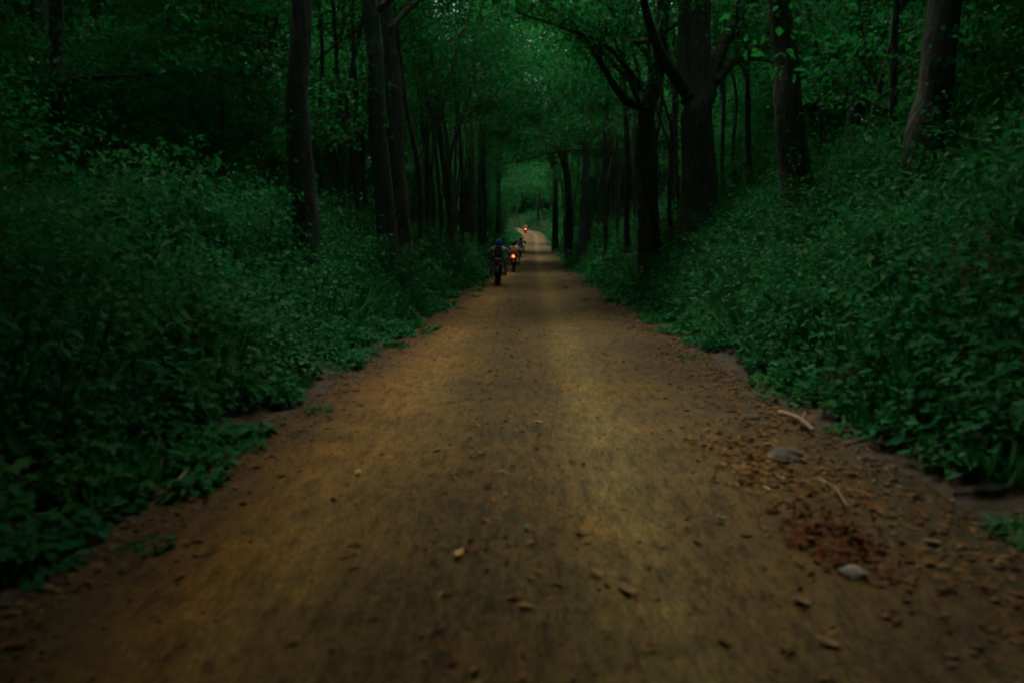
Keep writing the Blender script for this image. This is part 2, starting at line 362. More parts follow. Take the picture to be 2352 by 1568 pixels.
# the trees that stand out in the photograph: (pixel base x, distance, diameter, [(pixel x, pixel y) up the trunk], top height, bark, label)
HERO = [
 (694, 10.5, .42, [(690, 330), (686, 0)], 15, 0, 'straight black trunk standing nearest the track on the left, rising out of the undergrowth', 'forest_tree'),
 (889, 14.2, .44, [(872, 300), (848, 0)], 16, 0, 'dark thick trunk leaning a little left, twin of the grey one beside it', 'forest_tree'),
 (929, 17.0, .42, [(912, 280), (892, 60)], 16, 1, 'grey mottled trunk just right of the dark leaning twin on the left side', 'forest_tree'),
 (1046, 26, .28, [(1022, 380), (985, 230), (950, 110)], 13, 1, 'slender bowed trunk with a pale lit streak, leaning left over the bank', 'forest_tree'),
 (1111, 40, .50, [(1106, 330), (1112, 160)], 17, 0, 'tall dark trunk on the left verge directly above the blue-helmeted rider', 'forest_tree'),
 (1064, 31, .17, [(1058, 350), (1050, 150)], 13, 0, 'thin trunk left of the tall one above the blue-helmeted rider', 'young_tree'),
 (1086, 36, .20, [(1084, 320), (1074, 100)], 14, 1, 'thin greyish trunk close beside the tall one above the blue-helmeted rider', 'young_tree'),
 (1141, 62, .42, [(1146, 420), (1150, 280)], 15, 0, 'far dark trunk at the left mouth of the leafy tunnel', 'forest_tree'),
 (828, 21, .17, [(822, 320), (812, 120)], 13, 1, 'thin trunk with tan flecks left of the dark leaning twin', 'young_tree'),
 (583, 19, .30, [(575, 330), (562, 120)], 15, 0, 'dim trunk deep in the wood between the nearest left trunk and the frame edge', 'forest_tree'),
 (402, 17, .32, [(400, 320), (394, 80)], 15, 0, 'dim straight trunk behind the highest undergrowth on the far left', 'forest_tree'),
 (150, 13, .30, [(140, 300), (128, 60)], 15, 0, 'leftmost shadowy trunk, almost lost in the dark wood', 'forest_tree'),
 (1497, 18, .54, [(1482, 380), (1492, 245), (1516, 80)], 15, 0, 'dark trunk right of the track with a long limb arching up and left', 'forest_tree'),
 (1606, 16, .86, [(1604, 300), (1602, 190)], 12, 0, 'stoutest trunk of all, forking into several heavy upright limbs on the right', 'forest_tree'),
 (1832, 11.4, .48, [(1815, 250), (1793, 0)], 15, 0, 'straight black trunk right of the stout forked tree, rising behind the bank', 'forest_tree'),
 (2122, 8.8, .50, [(2130, 300), (2176, 0)], 14, 0, 'broad black trunk near the right frame edge leaning right', 'forest_tree'),
 (2240, 12, .12, [(2240, 260), (2234, 0)], 11, 0, 'thin straight stem furthest right beside pale hanging leaves', 'young_tree'),
 (1276, 62, .50, [(1274, 400), (1262, 290)], 14, 0, 'far trunk at the right mouth of the leafy tunnel, its limb bent over the track', 'forest_tree'),
 (1308, 48, .58, [(1304, 420), (1290, 300)], 15, 0, 'dark trunk with limbs arching left, second in line past the tunnel mouth on the right', 'forest_tree'),
 (1336, 38, .50, [(1346, 420), (1348, 300), (1330, 180)], 15, 1, 'grey trunk of the right-hand row with a bowed limb reaching left', 'forest_tree'),
 (1392, 27, .17, [(1390, 350), (1398, 150)], 13, 1, 'thin pale trunk between the grey bowed tree and the arching dark one', 'young_tree'),
 (1442, 23, .20, [(1440, 380), (1434, 180)], 13, 0, 'thin dark trunk just left of the tree with the long arching limb', 'young_tree'),
 (1552, 25, .30, [(1545, 330), (1560, 120)], 14, 0, 'narrow trunk showing between the arching tree and the stout forked one', 'forest_tree'),
]
EXTRA = {   # limbs one can trace in the photograph: hero index -> [(pixel points, distance offsets, radius)]
 12: [([(1490, 250, 0), (1440, 235, -.3), (1400, 180, -1), (1365, 120, -1.6), (1300, 45, -2.4), (1240, 0, -3)], .12), ([(1470, 200, 0), (1400, 110, -1.5), (1310, 70, -2.6), (1190, 30, -3.6)], .08)],
 13: [([(1590, 230, 0), (1572, 120, .3), (1570, -120, .8)], .26), ([(1618, 230, 0), (1650, 130, .3), (1725, -30, .7)], .24), ([(1580, 215, 0), (1520, 130, -.6), (1480, 10, -1.2), (1470, -120, -1.6)], .16), ([(1640, 190, 0), (1700, 130, .6), (1790, 80, 1.2)], .13)],
 17: [([(1274, 400, 0), (1250, 330, -.5), (1215, 280, -1.2), (1150, 255, -2.4)], .15)],
 18: [([(1290, 300, 0), (1268, 205, .5), (1228, 152, 1), (1170, 140, 1.5)], .12), ([(1304, 420, 0), (1290, 370, -.3), (1262, 300, -1), (1222, 270, -2), (1160, 262, -3)], .16)],
 6: [([(1076, 120, 0), (1110, 60, -.5), (1170, 40, -1), (1245, 62, -1.4)], .07), ([(1080, 220, 0), (1110, 150, .4), (1160, 128, .8)], .05)],
 19: [([(1332, 200, 0), (1290, 125, .4), (1230, 88, .8), (1150, 84, 1.2)], .11), ([(1350, 350, 0), (1325, 310, -.4), (1290, 260, -1.2), (1245, 170, -2.4), (1210, 120, -3)], .15)],
 2: [([(893, 70, 0), (960, 5, .6), (1060, -30, 1.2), (1150, -20, 1.6)], .09)],
 4: [([(1108, 330, 0), (1128, 200, -.6), (1165, 120, -1.5), (1225, 80, -2.4)], .10), ([(1110, 260, 0), (1080, 150, -1), (1030, 90, -2)], .08)],
 3: [([(960, 130, 0), (1010, 60, .2), (1090, 40, .4), (1180, 60, .8)], .06), ([(1005, 300, 0), (985, 250, .3), (960, 150, .6), (930, 70, .8)], .07)],
}
hero_xy = []
def vine(path, r, seed):
    """creeper leaves clinging to one side of a trunk"""
    g = np.random.default_rng(seed)
    if r < .12: return None
    P = resample(path, 80); P = P[P[:, 2] < g.uniform(3.5, 8)]; n = 650; k = g.integers(0, len(P), n); z = P[k, 2]
    a = g.uniform(0, 6.28) + g.normal(0, .8, n) + .8 * np.sin(z * 1.4 + seed); o = np.stack([np.cos(a), np.sin(a), np.zeros(n)], -1)
    keep = np.sin(z * 2.3 + seed) + np.sin(z * .9 + 2 * seed) > g.uniform(-1.2, 1.4, n)
    p = (P[k] + o * (r * (1 + .5 * np.exp(-z * 1.2))[:, None] + g.uniform(.0, .07, (n, 1))))[keep]; o = o[keep]; m = len(p)
    L = g.uniform(.06, .13, m)
    return leaf_mesh('vine', p + g.normal(0, .03, (m, 3)), nrm(np.array([0, 0, -.8]) + o * .5 + g.normal(size=(m, 3)) * .4), nrm(o + np.array([0, 0, .5]) + g.normal(size=(m, 3)) * .3), L, L * .62, g.random(m))
for i, (px, d, dia, pts, top, bk, label, name) in enumerate(HERO):
    b = at(px, 540, d); x0, y0 = b[0], b[1]; z0 = float(tz(x0, y0)) - .12; hero_xy.append((x0, y0))
    path = [np.array([x0, y0, z0])] + [at(p[0], p[1], d + k * .12) for k, p in enumerate(pts)]
    last, prev = path[-1], path[-2]
    if last[2] < top: 
        dd = nrm(last - prev); dd = nrm(dd + np.array([0, 0, .6])); path.append(last + dd * (top - last[2]) * .55 + np.array([.15, .1, 0])); path.append(path[-1] + nrm(dd + np.array([.1, 0, .3])) * (top - last[2]) * .45)
    org = np.array([x0, y0, z0]); path = [p - org for p in path]
    ex = [([at(q[0], q[1], d + q[2]) - org for q in pl], r) for pl, r in EXTRA.get(i, [])]
    side = -1 if x0 > cx(y0) else 1
    big = dia > .25
    vis_t = min(.84, max(.3, (1.3 + (.42 if d < 13 else .46 if d < 18 else .26) * d + (4.2 if d < 13 else 0) - z0) / top))     # limbs start near the top of what the frame shows
    mm = make_tree(path, dia / 2, 100 + i, (9, vis_t, .97, 5.0, 2.5) if d < 13 and big else (9 if big else 6, vis_t if d < 20 else .30, .97, 4.6 if big else 2.6, 1.8), M_BARKP if bk else M_BARK, leafsize=.13, per=22 if d < 13 else 31, sprayr=.9, toward=side, sides=16, extra=ex, taper=.45)
    ivy = vine(path, dia / 2, 500 + i)
    o = plant_tree(name, tuple(org), mm, label)
    if ivy is not None: link('vine', ivy, M_UNDER, o)

# kinds of tree that fill the wood, each copied many times (copies share mesh data)
def generic(seed, h, r, lm, leaf, per, sprayr, toward=None, bark=None):
    g = np.random.default_rng(seed); p = [np.zeros(3)]
    for k in range(1, 5): p.append(np.array([g.normal() * .035 * h * k / 4, g.normal() * .035 * h * k / 4, h * k / 4]))
    return make_tree(p, r, seed, lm, bark or M_BARK, leafsize=leaf, per=per, sprayr=sprayr, toward=toward, split=False, sides=7)
ROADSIDE = [generic(300 + k, 14 + k, .16 + .03 * k, (12, .32, .97, 5.4, 4.2), .15, 20, 1.0, toward=1, bark=(M_BARK, M_BARKP, M_BARK)[k]) for k in range(3)]
TALL = [generic(320 + k, 16 + k, .17 + .04 * k, (13, .36, .97, 4.4, 2.4), .22, 46, 1.15, bark=(M_BARK, M_BARKP, M_BARK, M_BARK)[k]) for k in range(4)]
def pole(seed, h, lean):
    g = np.random.default_rng(seed); p = [np.array([lean * (k / 5) ** 1.7 + g.normal() * .12 * (k > 0), g.normal() * .15 * (k > 0), h * k / 5]) for k in range(6)]
    return make_tree(p, .055 + .012 * (seed % 4), seed, (6, .55, .97, 2.2, 1.2), M_BARKP if seed % 4 else M_BARK, leafsize=.13, per=13, sprayr=.7, toward=1, split=False, sides=8, flare=.3)
POLE = [pole(380 + k, 8.5 + 1.2 * k, (1.6, .4, 2.4, -.7)[k]) for k in range(4)]
OVER = [generic(360 + k, 15 + k, .17 + .02 * k, (13, .42, .97, 6.0, 5.0), .17, 34, 1.0, toward=1) for k in range(2)]
SAPL = [generic(340 + k, 4.2 + k * .9, .035 + .01 * k, (9, .18, .97, 1.5, .7), .11, 26, .45) for k in range(4)]

taken = list(hero_xy)
def free(x, y, dmin):
    for a, b in taken:
        if (a - x) ** 2 + (b - y) ** 2 < dmin * dmin: return False
    taken.append((x, y)); return True
# row along the verge beyond the trees named above
for y in np.arange(8, 150, 4.3):
    for s in (-1, 1):
        yy = y + rng.uniform(-1.5, 1.5); u = s * (rng.uniform(3.2, 6.2) if yy < 55 else rng.uniform(3.8, 8.0)); x = float(cx(yy)) + u
        if yy > 58 and rng.random() < .4: continue
        if yy < 58 and not free(x, yy, 2.2): continue
        if yy < (24 if s < 0 else 38): continue
        k = rng.integers(0, 3)
        plant_tree('verge_tree', (x, yy, float(tz(x, yy)) - .1), ROADSIDE[k], 'tree of the left-hand row arching over the track further along' if s < 0 else 'tree of the right-hand row arching over the track further along', 'left verge trees' if s < 0 else 'right verge trees', rz=(0 if s < 0 else math.pi) + rng.uniform(-.5, .5), s=rng.uniform(.85, 1.15))
# tall unseen trees added beside and behind the camera to shade the near track
for y in np.arange(-16, 2.2, 2.5):
    for s in (-1, 1):
        yy = y + rng.uniform(-.6, .6); x = float(cx(yy)) + s * rng.uniform(2.5, 4.0)
        if free(x, yy, 1.4): plant_tree('verge_tree', (x, yy, float(tz(x, yy)) - .1), OVER[rng.integers(0, 2)], 'tall unseen tree added beside the camera to shade the near track from the ' + ('left' if s < 0 else 'right'), 'added shade trees beside the camera', rz=(0 if s < 0 else math.pi) + rng.uniform(-.4, .4), s=rng.uniform(.95, 1.1))
LOW_SHADE = generic(395, 5.6, .07, (12, .5, .95, 3.6, 2.6), .13, 40, .8, toward=1)  # low tree added outside the view, its boughs keep light off the foreground
for yy, u in ((-4.2, -2.9), (-3.0, 3.0), (-1.2, -2.7), (.2, 2.8), (1.0, -3.0), (2.9, -4.5), (3.1, 4.7), (4.6, -5.8), (4.9, 6.1)):
    x = float(cx(yy)) + u; taken.append((x, yy))
    plant_tree('added_shade_tree', (x, yy, float(tz(x, yy)) - .1), LOW_SHADE, 'low spreading tree added out of view beside the camera to shade the track', 'added low shade trees beside the camera', rz=(0 if u < 0 else math.pi) + rng.uniform(-.3, .3), s=1.0 if yy < 2 else 1.35)
for yy, u in ((5.2, -5.6), (5.6, 6.2)):  # two more unseen tall trees, added to darken the near edges
    x = float(cx(yy)) + u
    if free(x, yy, 1.2): plant_tree('verge_tree', (x, yy, float(tz(x, yy)) - .1), OVER[rng.integers(0, 2)], 'tall unseen tree added beside the camera to shade the near track from the ' + ('left' if u < 0 else 'right'), 'added shade trees beside the camera', rz=(0 if u < 0 else math.pi) + rng.uniform(-.4, .4), s=1.05)
for yy, u in ((32, -5.0), (42, 4.3), (44.5, -4.2), (48.5, -4.4), (58, 4.2), (64, -4.4)):
    x = float(cx(yy)) + u; plant_tree('verge_tree', (x, yy, float(tz(x, yy)) - .1), OVER[int(yy) % 2], 'tree of the left-hand row arching over the track further along' if u < 0 else 'tree of the right-hand row arching over the track further along', 'left verge trees' if u < 0 else 'right verge trees', rz=(0 if u < 0 else math.pi) + rng.uniform(-.3, .3)); taken.append((x, yy))
# slender bowed stems crowding the verge
for s in (-1, 1):
    for _ in range(85):
        y = 17 + 75 * rng.random() ** 1.3; off = 2.9 + 6.5 * rng.random() ** 1.3; x = float(cx(y)) + s * off
        if not free(x, y, .7): continue
        plant_tree('slender_tree', (x, y, float(tz(x, y)) - .08), POLE[rng.integers(0, 4)], 'slender bowed stem crowding the verge ' + ('left' if s < 0 else 'right') + ' of the track beyond the big trunks', 'slender stems on the left' if s < 0 else 'slender stems on the right', rz=(0 if s < 0 else math.pi) + rng.uniform(-.9, .9), s=rng.uniform(.8, 1.2))
# the wood behind
for s in (-1, 1):
    cnt = 0
    for _ in range(2600):
        y = rng.uniform(-20, 135); off = 4.8 + 26 * rng.random() ** 1.3
        if off > 7 + .62 * max(y, 14): continue
        if y > 60 and off < 8: continue
        if 2 < y < 15 and off < 10 and off / y < .86: continue
        if s > 0 and y < 32 and off < 7: continue
        if y > 70 and off > 16: continue
        u = s * off; x = float(cx(y)) + u
        if not free(x, y, 2.7 if off < 14 else 3.6 if y < 70 else 5.5): continue
        k = rng.integers(0, 4); cnt += 1
        plant_tree('woodland_tree', (x, y, float(tz(x, y)) - .1), TALL[k], 'one of the shadowy trees deep in the wood left of the track' if s < 0 else 'one of the shadowy trees deep in the wood right of the track', 'left woodland trees' if s < 0 else 'right woodland trees', rz=rng.uniform(0, 6.28), s=rng.uniform(.75, 1.2))
    for _ in range(150):
        y = 6 + 95 * rng.random() ** 1.4; off = (5.6 if y < 14 else 3.8) + 15 * rng.random() ** 1.2
        if off > 4 + .66 * y: continue
        if s > 0 and y < 32 and off < 6: continue
        x = float(cx(y)) + s * off
        if not free(x, y, 1.1): continue
        k = rng.integers(0, 4)
        plant_tree('sapling', (x, y, float(tz(x, y)) - .05), SAPL[k], 'leafy sapling among the trunks left of the track' if s < 0 else 'leafy sapling among the trunks right of the track', 'left saplings' if s < 0 else 'right saplings', rz=rng.uniform(0, 6.28), s=rng.uniform(.7, 1.3), cat='sapling')

# far wood that reads as one mass
g = np.random.default_rng(55); n = 135000
yy = g.uniform(-35, 190, n); sd_ = np.where(g.random(n) < .5, -1, 1); off = g.uniform(24, 40, n); 
end = g.random(n) < .28; xx = cx(yy) + sd_ * off
yy[end] = g.uniform(146, 185, end.sum()); xx[end] = cx(150) + g.uniform(-2, 45, end.sum())
bk = (~end) & (g.random(n) < .18); yy[bk] = g.uniform(-45, -24, bk.sum()); xx[bk] = g.uniform(-34, 34, bk.sum())  # unseen bank of leaves added behind the camera to block light from there
zz = tz(xx, yy) + 22 * g.random(n) ** np.where(end, 1.7, 1.5)
fw = leaf_mesh('far_wood', np.stack([xx, yy, zz], -1), rand_dirs(n, g), nrm(np.array([0, 0, .8]) + g.normal(size=(n, 3)) * .6), g.uniform(.7, 1.3, n), g.uniform(.45, .8, n), g.random(n))
tag(link('far_wood', fw, M_LEAF), 'dark mass of distant foliage closing off the wood', 'foliage', kind='stuff')

# ------------------------------------------------------------------ undergrowth on both banks
def undergrowth(side, g):
    Ps, Ds, Ns, Ls, Ws, Vr = [], [], [], [], [], []
    for y0, y1, npl, per, size, umax in ((.6, 14, 1900, 70, .068, 6.5), (14, 40, 1500, 46, .14, 8.5), (40, 140, 1500, 26, .30, 9)):
        y = y0 + (y1 - y0) * g.random(npl); e0 = 2.20 if side < 0 else 2.28; u = e0 + (umax - e0) * g.random(npl) ** 1.15
        u += .10 * np.sin(y * 1.7 + side) + .07 * np.sin(y * 4.1)
        h = (.14 + .80 * sst(2.15, 3.3, u)) * g.uniform(.6, 1.3, npl) + .30 * sst(2.6, 4.0, u) * g.random(npl) ** 2
        h = h * (1 + .25 * np.sin(y * .9 + u)) * (1 + .5 * (g.random(npl) < .06) * sst(2.4, 3.2, u)); strag = g.random(npl) < np.where(y < 9, .012, .035); u = np.where(strag, e0 - .65 * g.random(npl) ** 1.5, u); h = np.where(strag, .07, h); r = np.minimum(np.clip(h * .55, .12, .55) * g.uniform(.8, 1.3, npl), .12 + (u - e0 + .7) * .5) * (1 if y1 < 41 else 1.6)
        x = cx(y) + side * u; z = tz(x, y)
        k = npl * per; d = rand_dirs(k, g); d[:, 2] = np.abs(d[:, 2]); rad = g.random(k) ** .35
        R_, H_ = np.repeat(r, per), np.repeat(h, per)
        P = np.stack([np.repeat(x, per) + d[:, 0] * rad * R_, np.repeat(y, per) + d[:, 1] * rad * R_, np.repeat(z, per) + .04 + d[:, 2] * rad * H_], -1)
        Ps.append(P); Ds.append(nrm(d * np.array([1, 1, .15]) + g.normal(size=(k, 3)) * .4 - np.array([0, 0, .2])))
        Ns.append(nrm(np.array([0, 0, 1.]) + d * .5 + g.normal(size=(k, 3)) * .4)); L = size * g.uniform(.5, 1.2, k) * np.repeat(g.choice([.75, 1, 1, 1.5], npl), per); W_ = L * g.uniform(.45, .7, k)
        gr = np.repeat(g.random(npl) < .10, per); L = np.where(gr, np.minimum(H_, .5) * .9 * g.uniform(.4, 1.1, k) + .06, L); W_ = np.where(gr, .008 + .012 * g.random(k) + size * .05, W_)
        Ds[-1][gr] = nrm(d[gr] * np.array([.55, .55, .4]) + np.array([0, 0, .8]) + g.normal(size=(gr.sum(), 3)) * .15); Ns[-1][gr] = nrm(d[gr] * np.array([1, 1, 0]) + np.array([0, 0, .4])); Ps[-1][gr, 2] = np.repeat(z, per)[gr] + .02
        Ls.append(L); Ws.append(W_)
        pt = .5 + .5 * np.sin(x * 1.3 + 2 * np.sin(y * .7)) * np.sin(y * .9 + u); Vr.append(np.clip(np.repeat(pt * .35 + g.random(npl) * .4, per) + g.random(k) * .3, 0, 1))
    return leaf_mesh('undergrowth', np.vstack(Ps), np.vstack(Ds), np.vstack(Ns), np.hstack(Ls), np.hstack(Ws), np.hstack(Vr))
tag(link('undergrowth', undergrowth(-1, np.random.default_rng(61)), M_UNDER), 'low green undergrowth covering the bank left of the track', 'undergrowth', kind='stuff')
tag(link('undergrowth', undergrowth(1, np.random.default_rng(62)), M_UNDER), 'low green undergrowth covering the bank right of the track', 'undergrowth', kind='stuff')

def make_shrub(seed, h, r, n, size):
    g = np.random.default_rng(seed); V_, F_, base, ctr = [], [], 0, []
    for i in range(9):
        az = i * 2.4 + g.random(); p = limb_path((0, 0, 0), (math.cos(az) * .5, math.sin(az) * .5, 1), h * g.uniform(.75, 1.1), g, -.3, 6, .12)
        v, f = tube_np(p, np.linspace(.012, .004, 6), 5); V_.append(v); F_.append(f + base); base += len(v); ctr += list(p[1:])
    st = mesh_np('stem', np.vstack(V_), np.vstack(F_), smooth=True); st.materials.append(M_BARK)
    fo = leaf_mesh('foliage', *spray(np.array(ctr), n, r, r * .4, size, g)); fo.materials.append(M_UNDER)
    return st, fo
SHRUB = [make_shrub(70 + k, 1.0 + .22 * k, .36, 34, .10 + .008 * k) for k in range(4)]
for s in (-1, 1):
    c = 0
    while c < 62:
        y = 5 + 43 * rng.random() ** 1.4; u = s * (2.75 + 4.2 * rng.random()); x = float(cx(y)) + u
        if abs(u) / y > .62: continue
        if not free(x, y, .55): c += .2; continue
        c += 1; st, fo = SHRUB[rng.integers(0, 4)]
        o = empty('shrub', (x, y, float(tz(x, y)) - .03), rng.uniform(0, 6.28), rng.uniform(.6, 1.1) if s < 0 else rng.uniform(.5, .85))
        tag(o, 'leafy shrub standing above the undergrowth on the bank ' + ('left' if s < 0 else 'right') + ' of the track', 'shrub', 'shrubs on the left bank' if s < 0 else 'shrubs on the right bank')
        link('stem', st, None, o); link('foliage', fo, None, o)

# ------------------------------------------------------------------ motorcycles and riders
M_TYRE = plain('tyre_rubber', (.018, .018, .018), .85, bump=.5, bscale=90)
M_BLACK = plain('black_paint', (.014, .014, .015), .35, vary=.1)
M_STEEL = plain('brushed_steel', (.32, .32, .32), .35, .9, vary=.1)
M_ENGINE = plain('engine_alloy', (.12, .12, .12), .5, .7)
M_SEAT = plain('seat_vinyl', (.012, .012, .012), .55)
M_PLATE = plain('number_plate_paint', (.10, .09, .075), .5, vary=.1)
M_AMBER = plain('amber_lens', (.45, .14, .02), .25, vary=.05)
M_REDOFF = plain('red_lens', (.20, .008, .006), .25, vary=.05)
M_REDON = plain('lit_red_lens', (.4, .01, .005), .3, emit=(1.0, .055, .012), es=7, vary=.05)
M_MUD = plain('dried_mud', (.12, .075, .035), .95, bump=.5)
M_GLASS = plain('dark_visor', (.01, .01, .012), .08, vary=.05)

def wheel(parent, y, r, w):
    m = MB(); c = (0, y, r)
    m.lathe((-.035, y, r), (1, 0, 0), [(0, .035), (.005, .06), (.065, .06), (.07, .035)], 16)
    for k in range(18):
        a = k * math.pi / 9; sx = .03 if k % 2 else -.03
        m.tube([(sx, y + .05 * math.cos(a), r + .05 * math.sin(a)), (0, y + (r - .075) * math.cos(a + .25), r + (r - .075) * math.sin(a + .25))], [.003, .003], 4, False)
    th = [2 * math.pi * i / 36 for i in range(37)]
    prof = [(-w * .35, r - .085), (-w * .35, r - .065), (w * .35, r - .065), (w * .35, r - .085)]
    def ring(mb, prof):
        V = [(px_, y + pr * math.cos(t), r + pr * math.sin(t)) for t in th[:-1] for px_, pr in prof]; k = len(prof)
        mb.add(V, [(i * k + j, ((i + 1) % 36) * k + j, ((i + 1) % 36) * k + (j + 1) % k, i * k + (j + 1) % k) for i in range(36) for j in range(k)])
    ring(m, prof); o = m.build('wheel', M_ENGINE, parent)
    t = MB(); ring(t, [(-w * .36, r - .075), (-w * .5, r - .045), (-w * .42, r - .012), (-w * .15, r), (w * .15, r), (w * .42, r - .012), (w * .5, r - .045), (w * .36, r - .075)])
    for k in range(36):
        a = th[k] + .04
        for sx in (-1, 1): 
            b = (sx * w * (.26 if k % 2 else .12), y + (r + .002) * math.cos(a), r + (r + .002) * math.sin(a)); t.box(b, (w * .11, .014, .011), 0, a - math.pi / 2)
    t.build('tyre', M_TYRE, o); return o
def arc(y, z, r, a0, a1, n=9): return [(0, y + r * math.cos(a), z + r * math.sin(a)) for a in np.linspace(a0, a1, n)]
def strip(m, pts, w, th=.012):
    """bent plate of width w along pts with rolled edges"""
    P = [Vector(p) for p in pts]; V = []
    for i, p in enumerate(P):
        tg = (P[min(i + 1, len(P) - 1)] - P[max(i - 1, 0)]).normalized(); nn = Vector((1, 0, 0)).cross(tg)
        for x, o in ((-w / 2, -.02), (-w * .35, 0), (w * .35, 0), (w / 2, -.02), (w / 2 - .004, -.02 - th), (w * .33, -th), (-w * .33, -th), (-w / 2 + .004, -.02 - th)): V.append(p + Vector((x, 0, 0)) - nn * o)
    F = [(i * 8 + j, i * 8 + (j + 1) % 8, i * 8 + 8 + (j + 1) % 8, i * 8 + 8 + j) for i in range(len(P) - 1) for j in range(8)]
    F += [tuple(range(8))[::-1], tuple(8 * (len(P) - 1) + i for i in range(8))]
    m.add(V, F)
def make_bike(loc, rz, lean, paint, lit, label, lamp=.055):
    b = empty('motorcycle', loc, rz); b.rotation_euler = (0, lean, rz); tag(b, label, 'motorcycle', 'motorcycles in a line on the track')
    wheel(b, -.70, .32, .125); wheel(b, .72, .33, .10)
    m = MB()
    for x in (-.1, .1):
        m.tube(resample([(x, -.70, .32), (x * 1.1, -.2, .40), (x, .05, .36)], 8), [.024] * 8, 8)
        m.tube(resample([(x, -.72, .74), (x, -.2, .66), (x * .9, .1, .70), (x * .4, .42, .86)], 10), [.017] * 10, 8)
        m.tube(resample([(x, -.1, .66), (x, -.08, .4), (x, .2, .28), (x, .36, .45), (x * .4, .44, .8)], 10), [.016] * 10, 8)
        m.tube([(x * 1.15, -.58, .40), (x * 1.05, -.44, .70)], [.028, .028], 10)
    m.build('frame', M_BLACK, b)
    m = MB(); m.box((0, .12, .42), (.13, .19, .12)); m.lathe((0, .16, .52), (0, .25, 1), [(0, .085), (.02, .10), (.03, .085), (.06, .10), (.07, .085), (.10, .10), (.11, .085), (.14, .095), (.2, .08)], 14); m.lathe((-.17, .10, .40), (1, 0, 0), [(0, .07), (.02, .10), (.32, .10), (.34, .07)], 18)
    m.build('engine', M_ENGINE, b)
    m = MB(); m.tube(resample([(.08, .28, .55), (.14, .36, .38), (.17, .1, .30), (.18, -.3, .38)], 12), [.022] * 12, 10); m.lathe((.185, -.28, .38), (0.02, -1, .12), [(0, .03), (.06, .052), (.40, .056), (.44, .035)], 14)
    m.build('exhaust', M_STEEL, b)
    m = MB(); m.lathe((0, -.10, .86), (0, 1, .05), [(0, .06), (.05, .12), (.18, .155), (.32, .15), (.42, .11), (.46, .05)], 20, squash=(1, .85)); m.build('fuel_tank', paint, b)
    m = MB(); m.box((0, -.40, .80), (.14, .34, .055), bev=.45, taper=.88); m.box((0, -.62, .845), (.12, .13, .045), bev=.45, taper=.85); m.build('seat', M_SEAT, b)
    m = MB(); strip(m, arc(-.70, .32, .42, R(35), R(160), 12), .17); m.build('rear_fender', paint, b)
    m = MB(); strip(m, arc(.72, .33, .37, R(20), R(150), 12), .13); m.build('front_fender', paint, b)
    m = MB(); m.box((0, -.86, .735), (.095, .10, .05), bev=.4); m.build('tail_section', paint, b)
    m = MB(); m.lathe((0, -.955, .775), (0, -1, 0), [(0, lamp), (.02, lamp * 1.05), (.045, lamp * .85), (.055, lamp * .5)], 20, squash=(1, 1.2)); m.build('tail_light', M_REDON if lit else M_REDOFF, b)
    m = MB(); m.box((0, -1.0, .60), (.10, .004, .075), 0, R(-14)); m.tube([(0, -.95, .68), (0, -1.0, .60)], [.012, .012], 6); m.build('number_plate', M_PLATE, b)
    for x in (-1, 1):
        m = MB(); m.tube([(x * .09, -.90, .70), (x * .19, -.93, .70)], [.009, .009], 6); m.lathe((x * .21, -.945, .70), (0, -1, 0), [(-.03, .018), (0, .03), (.02, .025)], 12); m.build('indicator', M_AMBER, b)
        m = MB(); m.tube([(x * .095, .72, .33), (x * .095, .60, .62), (x * .09, .47, .93)], [.03, .024, .022], 10); m.build('fork_leg', M_STEEL, b)
        gp = MB(); gp.tube([(x * .30, .265, 1.03), (x * .43, .235, 1.03)], [.018, .019], 10); gp.build('grip', M_TYRE, b)
        m = MB(); m.tube([(x * .27, .29, 1.04), (x * .31, .30, 1.17)], [.006, .006], 6); m.lathe((x * .34, .305, 1.21), (0, 1, 0), [(-.012, .03), (0, .055), (.015, .045)], 14, squash=(1.25, .8)); m.build('mirror', M_BLACK, b)
        m = MB(); m.tube([(x * .12, -.02, .32), (x * .25, -.02, .32)], [.014, .017], 8); m.build('footpeg', M_STEEL, b)
        m = MB(); m.box((x * .135, -.46, .66), (.018, .20, .10), 0, R(12), bev=.4); m.build('side_panel', paint, b)
    m = MB(); m.tube(resample([(-.30, .265, 1.03), (-.16, .36, 1.0), (0, .40, .96), (.16, .36, 1.0), (.30, .265, 1.03)], 15), [.012] * 15, 8); m.build('handlebar', M_STEEL, b)
    m = MB(); m.lathe((0, .47, .90), (0, 1, 0), [(0, .05), (.05, .085), (.12, .09), (.13, .075)], 18); m.build('headlamp', M_BLACK, b)
    return b

